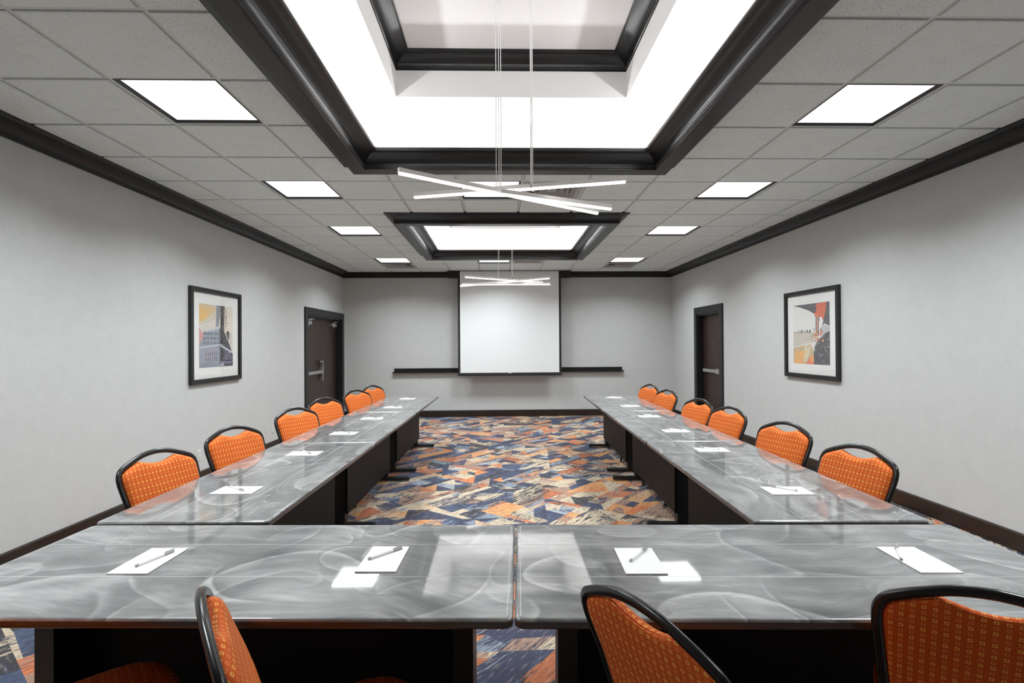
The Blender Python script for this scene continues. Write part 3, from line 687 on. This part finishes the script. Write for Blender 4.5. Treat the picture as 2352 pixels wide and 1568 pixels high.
# ------------------------------------------------------------------ tables
TL, TD, TH, TT = 1.828, .762, .74, .032
def make_table(label, group):
    t = thing('training_table', label, 'table', group=group); hx, hy = TL/2, TD/2
    pr = [(.004, -TT), (0, -TT+.004), (0, -.010)]
    lo = MB(); lo.loops([[(x, y, TH+z) for x, y in rrect(hx-o, hy-o, .022)] for o, z in ((.006, -TT), (.001, -TT+.004), (0, -TT+.008), (0, -.009))], True, True)
    lo.build('edge_band', 'edge', t)
    up = MB(); L = [[(x, y, TH+z) for x, y in rrect(hx-o, hy-o, .022)] for o, z in ((0, -.009), (.0008, -.005), (.003, -.0015), (.008, 0))]
    up.loops(L, True, False); up.add(L[-1], [tuple(range(len(L[-1])))]); top = up.build('tabletop', 'top', t)
    for y in (-hy+.262, -hy+.540): MB().box(-hx+.02, hx-.02, y-.0011, y+.0011, TH-.001, TH+.0003).build('inlay_line', 'line', t)
    for s in (-1, 1): MB().box(min(s*(hx-.016), s*(hx-.0175)), max(s*(hx-.016), s*(hx-.0175)), -hy+.02, hy-.02, TH-.001, TH+.0003).build('inlay_line', 'line', t)
    # modesty panel with a clipped corner, on the +y side of the legs
    MB().box(-hx+.16, hx-.16, .055, .090, TH-TT-.075, TH-TT, .002).build('rail', 'panel', t)
    for q, (a, b) in enumerate(((-hx+.160, hx-.160),)):
        pts = [(a, .12), (b, .12), (b, TH-TT-.10)]+[(b-.09*(1-math.cos(k*PI/12)), TH-TT-.10+.09*math.sin(k*PI/12)) for k in range(1, 7)]+[(a+.09*math.cos(k*PI/12+PI/2)+.09, TH-TT-.10+.09*math.sin(k*PI/12+PI/2)) for k in range(0, 7)]
        MB().loops([[(x, .092, z) for x, z in pts], [(x, .108, z) for x, z in pts][:]]).build('modesty_panel', 'panel', t)
    for s in (-1, 1):
        x = s*(hx-.178)
        MB().box(x-.034, x+.034, -.045, .090, .035, TH-TT-.012, .003).build('leg', 'legm', t)
        MB().box(x-.06, x+.06, -.20, .20, TH-TT-.012, TH-TT, .002).build('top_bracket', 'legm', t)
        f = MB(); f.box(x-.028, x+.028, -hy+.05, hy-.05, .012, .045, .006); fo = f.build('foot', 'legm', t)
        for e in (-1, 1): MB().tube([(x, e*(hy-.09), 0), (x, e*(hy-.09), .013)], .014, 8).build('glide', 'chrome', fo)
    return t
tb = make_table('x', None)
regkids(tb)
def put_table(c, dirx, label, group, first=[True]):
    # c = world centre, dirx = yaw so that local +y is the inner side of the U
    if first[0]:
        first[0] = False; tb.location = (c[0], c[1], 0); tb.rotation_euler = (0, 0, dirx); tb['label'] = label; tb['group'] = group; return tb
    return dup(tb, (c[0], c[1], 0), dirx, label, group)
yw = -.0403
def off(c, s, yaw): return (c[0]+s*math.cos(yaw), c[1]+s*math.sin(yaw))
# front pair: near inner corners measured
def front(px, py, sx): # px,py = near corner at the middle gap
    ux, uy = math.cos(yw), math.sin(yw); vx, vy = -uy, ux
    return (px+sx*ux*TL/2+vx*TD/2, py+sx*uy*TL/2+vy*TD/2)
G1 = 'grey swirled training tables in the U'
put_table(front(.0345, 1.452, -1), yw, 'grey swirled table at the front of the U, left of the middle gap', G1)
put_table(front(.0395, 1.452, 1), yw, 'grey swirled table at the front of the U, right of the middle gap', G1)
names = ['nearest', 'middle', 'farthest']
for i, (ys) in enumerate((2.300, 4.128, 6.010)):
    q = .0205; yc = ys+TL/2; xi = -1.019+.0185*(yc-2.28)
    put_table((xi-TD/2, yc+TD/2*q), -PI/2-q, '%s of the three grey swirled tables along the left wall' % names[i], G1)
for i, (ys) in enumerate((2.208, 4.045, 5.895)):
    q = .029; yc = ys+TL/2; xi = 1.101+.029*(yc-2.183)
    put_table((xi+TD/2, yc-TD/2*q), PI/2-q, '%s of the three grey swirled tables along the right wall' % names[i], G1)

# ------------------------------------------------------------------ note pads and pens
PADS = [  # centre x, y, yaw, (pen tail x,y, pen cap x,y)
 ('front', (-1.260, 1.890, yw), ((-1.270, 1.823), (-1.217, 1.965)), 'the leftmost seat of the front table'),
 ('front', (-.420, 1.871, yw), ((-.474, 1.853), (-.369, 1.957)), 'the inner left front seat'),
 ('front', (.493, 1.819, yw), ((.454, 1.800), (.545, 1.915)), 'the inner right front seat'),
 ('front', (1.473, 1.789, yw), ((1.405, 1.775), (1.478, 1.893)), 'the rightmost seat of the front table'),
 ('left', (-1.400, 2.792, PI/2-.0205), ((-1.470, 2.850), (-1.355, 2.765)), 'the nearest seat of the left row'),
 ('left', (-1.391, 3.720, PI/2-.0205), ((-1.44, 3.80), (-1.33, 3.68)), 'the second seat of the left row'),
 ('left', (-1.361, 4.556, PI/2-.0205), ((-1.42, 4.60), (-1.30, 4.53)), 'the third seat of the left row'),
 ('left', (-1.336, 5.460, PI/2-.0205), ((-1.40, 5.50), (-1.28, 5.43)), 'the fourth seat of the left row'),
 ('left', (-1.315, 6.430, PI/2-.0205), ((-1.38, 6.48), (-1.26, 6.40)), 'the fifth seat of the left row'),
 ('left', (-1.314, 7.440, PI/2-.0205), ((-1.37, 7.49), (-1.25, 7.42)), 'the farthest seat of the left row'),
 ('right', (1.491, 2.646, PI/2-.029), ((1.530, 2.625), (1.440, 2.722)), 'the nearest seat of the right row'),
 ('right', (1.527, 3.685, PI/2-.029), ((1.58, 3.67), (1.465, 3.755)), 'the second seat of the right row'),
 ('right', (1.548, 4.498, PI/2-.029), ((1.60, 4.50), (1.50, 4.59)), 'the third seat of the right row'),
 ('right', (1.583, 5.418, PI/2-.029), ((1.63, 5.47), (1.53, 5.56)), 'the fourth seat of the right row'),
 ('right', (1.616, 6.346, PI/2-.029), ((1.64, 6.33), (1.53, 6.40)), 'the fifth seat of the right row'),
 ('right', (1.646, 7.368, PI/2-.029), ((1.70, 7.35), (1.58, 7.42)), 'the farthest seat of the right row')]
pad0 = None; pen0 = None
for i, (g_, (x, y, a), ((tx, ty), (kx, ky)), where) in enumerate(PADS):
    lab = 'white note pad lying at '+where
    if pad0 is None:
        pad0 = thing('note_pad', lab, 'note pad', group='white note pads on the tables')
        mb = MB()
        for k in range(3): mb.box(-.070, .070, -.108, .108, .0013*k, .0013*(k+1)-.0002)
        MB().box(-.070, .070, -.108, .108, 0, .0040, .0004).build('paper_sheets', 'paper', pad0)
        MB().box(-.070, .070, .1035, .1085, 0, .0043).build('glued_binding', 'paper', pad0)
        regkids(pad0); pad0.location = (x, y, TH+.0004); pad0.rotation_euler = (0, 0, a)
    else: dup(pad0, (x, y, TH+.0004), a, lab)
    ln = math.hypot(kx-tx, ky-ty); an = math.atan2(ky-ty, kx-tx); cx_, cy_ = (tx+kx)/2, (ty+ky)/2; lab = 'white grey-capped pen on the pad at '+where
    zz = TH+.0046
    if pen0 is None:
        pen0 = thing('pen', lab, 'pen', group='white pens on the note pads'); r = .0052
        MB().tube([(-.060, 0, r), (.035, 0, r)], r*.92, 10).build('barrel', 'penw', pen0)
        MB().tube([(.033, 0, r), (.070, 0, r), (.0725, 0, r)], [r*1.12, r*1.12, r*.7], 10).build('cap', 'peng', pen0)
        MB().box(.038, .074, -.0012, .0012, 2*r, 2*r+.0024).build('clip', 'peng', pen0)
        MB().tube([(-.0705, 0, r), (-.068, 0, r), (-.060, 0, r)], [r*.6, r*.95, r*.95], 10).build('end_plug', 'peng', pen0)
        regkids(pen0); pen0.location = (cx_, cy_, zz); pen0.rotation_euler = (0, 0, an)
    else: dup(pen0, (cx_, cy_, zz), an, lab)

# ------------------------------------------------------------------ chairs
CW = .229; VA = .918
def yb(v):
    pts = [(.30, -.185), (.45, -.20), (.58, -.215), (.68, -.245), (.78, -.285), (.93, -.335)]
    for (a, ya), (b, yb_) in zip(pts[:-1], pts[1:]):
        if v <= b: return ya+(yb_-ya)*max(0, (v-a))/(b-a)
    return pts[-1][1]
def catmull(P, n=6):
    out = []
    for i in range(len(P)-1):
        p0, p1, p2, p3 = P[max(i-1, 0)], P[i], P[i+1], P[min(i+2, len(P)-1)]
        for k in range(n):
            t = k/n; out.append(tuple(.5*((2*p1[j])+(-p0[j]+p2[j])*t+(2*p0[j]-5*p1[j]+4*p2[j]-p3[j])*t*t+(-p0[j]+3*p1[j]-3*p2[j]+p3[j])*t**3) for j in range(2)))
    out.append(P[-1]); return out
HALF = [(CW*.86, .44), (CW*.89, .52), (CW*.94, .62), (CW*.98, .72), (CW, .785), (CW*.99, .822), (CW*.925, .850), (CW*.78, .870), (CW*.60, .888), (CW*.38, .906), (CW*.18, .915), (0, VA)]
hp = catmull(HALF, 4)
OUTL = [(-u, v) for u, v in hp]+[(u, v) for u, v in hp[::-1][1:]]
def make_chair(label):
    t = thing('banquet_chair', label, 'chair', group='orange banquet chairs around the tables')
    def P3(u, v, dy=0): return (u, yb(v)+dy, v)
    MB().tube([P3(u, v) for u, v in OUTL], .0145, 10, rx=.0115).build('back_frame', 'tube', t)
    # pad outline: inside the tube, scooped at the top middle
    ins = []
    for u, v in hp:
        k = (CW-.012)/CW; vv = v if v < .8 else .8+(v-.8)*.84
        if abs(u) > .105: ins.append((u*k, vv-(.0 if v < .8 else .001)))
    u0, v0 = ins[-1]
    scoop = [(u0*(1-k/7), v0-.024*math.sin(k/7*PI/2)**1.1) for k in range(1, 8)]
    hl = ins+scoop
    loop = [(-u, v) for u, v in hl]+[(u, v) for u, v in hl[::-1][1:]]
    cu, cv = 0, .64
    def pad(sgn, thick, name, crown):
        mb = MB(); L = []; Wv = []
        def lay(s, dep, ex):
            L.append([P3(cu+(u-cu)*s, cv+(v-cv)*s, sgn*dep) for u, v in loop]); row_ = []
            for u, v in loop:
                r_ = math.hypot(u-cu, v-cv); f = s+ex/r_; row_.append((cu+(u-cu)*f, cv+(v-cv)*f))
            Wv.append(row_)
        for s, d in ((1.0, 0), (1.0, .35), (.985, .62), (.955, .84), (.90, .96), (.78, 1.0)): lay(s, .002+thick*d, thick*(1-d))
        for s in (.55, .28): lay(s, .002+thick+crown*(1-s), 0)
        if sgn > 0: L = [q[::-1] for q in L]; Wv = [q[::-1] for q in Wv]
        mb.loops(L, True, False); mb.add(L[-1], [tuple(range(len(L[-1])))], True); mb.add(L[0], [tuple(range(len(L[0])))[::-1]])
        return mb.build(name, 'fab', t, weave=[q for r_ in Wv for q in r_]+Wv[-1]+Wv[0])
    pad(1, .032, 'backrest', .008); pad(-1, .010, 'back_panel', .004)
    # seat cushion
    pts = []
    for k in range(40):
        a = 2*PI*k/40; ca_, sa = math.cos(a), math.sin(a)
        rx_ = (.222+.012*sa); e = 3.2
        r_ = 1/((abs(ca_)**e+abs(sa)**e)**(1/e)); pts.append((rx_*r_*ca_, .225*r_*sa+.02))
    L = []; Wv = []
    for s, z in ((.95, .405), (.985, .41), (1, .425), (1, .445), (.98, .462), (.92, .474), (.78, .481), (.5, .486), (.25, .488)):
        L.append([(x*s, (y-.02)*s+.02, z) for x, y in pts]); q_ = s+max(0, (.474-z))/.22; Wv.append([(x*q_, (y-.02)*q_+.02) for x, y in pts])
    mb = MB(); mb.loops(L, True, False); mb.add(L[-1], [tuple(range(40))], True); mb.add(L[0], [tuple(range(40))[::-1]]); mb.build('seat', 'fab', t, weave=[q for r_ in Wv for q in r_]+Wv[-1]+Wv[0])
    MB().tube([(x*.93, (y-.02)*.93+.02, .396) for x, y in pts], .010, 8, close=True).build('seat_frame', 'tube', t)
    for s in (-1, 1):
        MB().tube([(s*CW*.87, yb(.455), .455), (s*.196, -.188, .40), (s*.2, -.20, .25), (s*.205, -.245, .012)], .0135, 8).build('leg', 'tube', t)
        MB().tube([(s*.190, .200, .40), (s*.197, .212, .25), (s*.205, .235, .012)], .0125, 8).build('leg', 'tube', t)
        MB().tube([(s*.193, -.19, .397), (s*.188, .0, .388), (s*.190, .20, .397)], .0095, 8).build('side_rail', 'tube', t)
    return t
ch = make_chair('x'); regkids(ch)
CH = [(-1.642, 2.880, -108, 'nearest orange chair along the left wall, cut off below by the table'),
 (-1.647, 3.678, -114, 'second orange chair along the left wall, beside the nearer outlet'),
 (-1.649, 4.761, -120, 'third orange chair along the left wall, beside the farther outlet'),
 (-1.687, 5.675, -120, 'fourth orange chair along the left wall, in front of the double door'),
 (-1.613, 6.696, -120, 'fifth orange chair along the left wall, just past the double door'),
 (-1.578, 7.476, -116, 'farthest orange chair along the left wall'),
 (1.730, 2.799, 104, 'nearest orange chair along the right wall, largest of that row'),
 (1.808, 3.655, 108, 'second orange chair along the right wall'),
 (1.812, 4.61, 105, 'third orange chair along the right wall, partly hiding the fourth'),
 (1.801, 5.302, 106, 'fourth orange chair along the right wall, in front of the single door'),
 (1.826, 6.411, 105, 'fifth orange chair along the right wall, overlapping the farthest one'),
 (1.866, 7.29, 106, 'farthest orange chair along the right wall'),
 (-.410, 1.385, -58, 'orange chair seen edge-on at the front table, left of the gap'),
 (.600, 1.335, -61, 'orange chair seen from behind at the front table, just right of the gap'),
 (1.345, 1.452, -34, 'orange chair seen from behind at the lower right corner'),
 (-1.185, 1.485, -50, 'orange chair at the lower left, only its seat showing under the table')]
for i, (x, y, a, lab) in enumerate(CH):
    if i == 0: ch.location = (x, y, 0); ch.rotation_euler = (0, 0, math.radians(a)); ch['label'] = lab
    else: dup(ch, (x, y, 0), math.radians(a), lab)

# ------------------------------------------------------------------ pendants
def pendant(i, bars, cables, label):
    cx, cy, h = TC[i]; t = thing('pendant_light', label, 'light', (cx, cy, 2.38), 0, 'crossed bar pendants')
    for (x0, y0, z0, x1, y1, z1) in bars:
        a, b = Vector((x0-cx, y0-cy, z0-2.38)), Vector((x1-cx, y1-cy, z1-2.38)); d = (b-a).normalized(); sd = Vector((-d.y, d.x, 0)).normalized(); up = sd.cross(d)*-1
        if up.z < 0: up = -up
        hw, hh = .0115, .017
        bar = MB().loops([[p+sd*u+up*v for u, v in ((-hw, -hh*.3), (hw, -hh*.3), (hw, hh), (-hw, hh))] for p in (a, b)]).build('light_bar', 'bar', t)
        e0, e1 = a+d*.004, b-d*.004
        MB().loops([[p+sd*u+up*v for u, v in ((-hw+.001, -hh*.3), (-hw+.001, -hh*.75), (-hw*.5, -hh), (hw*.5, -hh), (hw-.001, -hh*.75), (hw-.001, -hh*.3))] for p in (e0, e1)]).build('diffuser', 'e_bar', bar)
    zt = 3.665
    for (x, y, z) in cables:
        MB().tube([(x-cx, y-cy, z-2.38), (x-cx+.002, y-cy, (z+zt)/2-2.38), (x-cx, y-cy, zt-2.38)], .0021, 6).build('cable', 'cable', t)
        MB().tube([(x-cx, y-cy, z-2.38-.004), (x-cx, y-cy, z-2.38+.018)], .0045, 8).build('cable_grip', 'chrome', t)
    MB().box(-.12-.02, .12, -.06, .06, zt-2.38-.03, zt-2.38-.002, .006).build('canopy', 'bar', t)
pendant(0, [(-.500, 2.60, 2.385, .660, 3.40, 2.385), (-.515, 3.17, 2.425, .716, 2.86, 2.425), (.012, 2.84, 2.350, .714, 3.24, 2.372)],
        [(-.010, 2.97, 2.40), (.006, 2.99, 2.40), (.018, 3.00, 2.40), (.190, 2.98, 2.42), (.196, 3.0, 2.42), (.204, 3.01, 2.41)], 'near pendant of crossed glowing white bars under the big tray')
pendant(1, [(-.450, 6.95, 2.43, .648, 7.58, 2.43), (-.575, 7.75, 2.40, .706, 7.10, 2.43), (-.524, 7.30, 2.370, .734, 7.30, 2.370)],
        [(-.004, 7.25, 2.43), (.006, 7.27, 2.42), (.188, 7.27, 2.44), (.200, 7.28, 2.43)], 'far pendant of crossed glowing white bars in front of the screen')
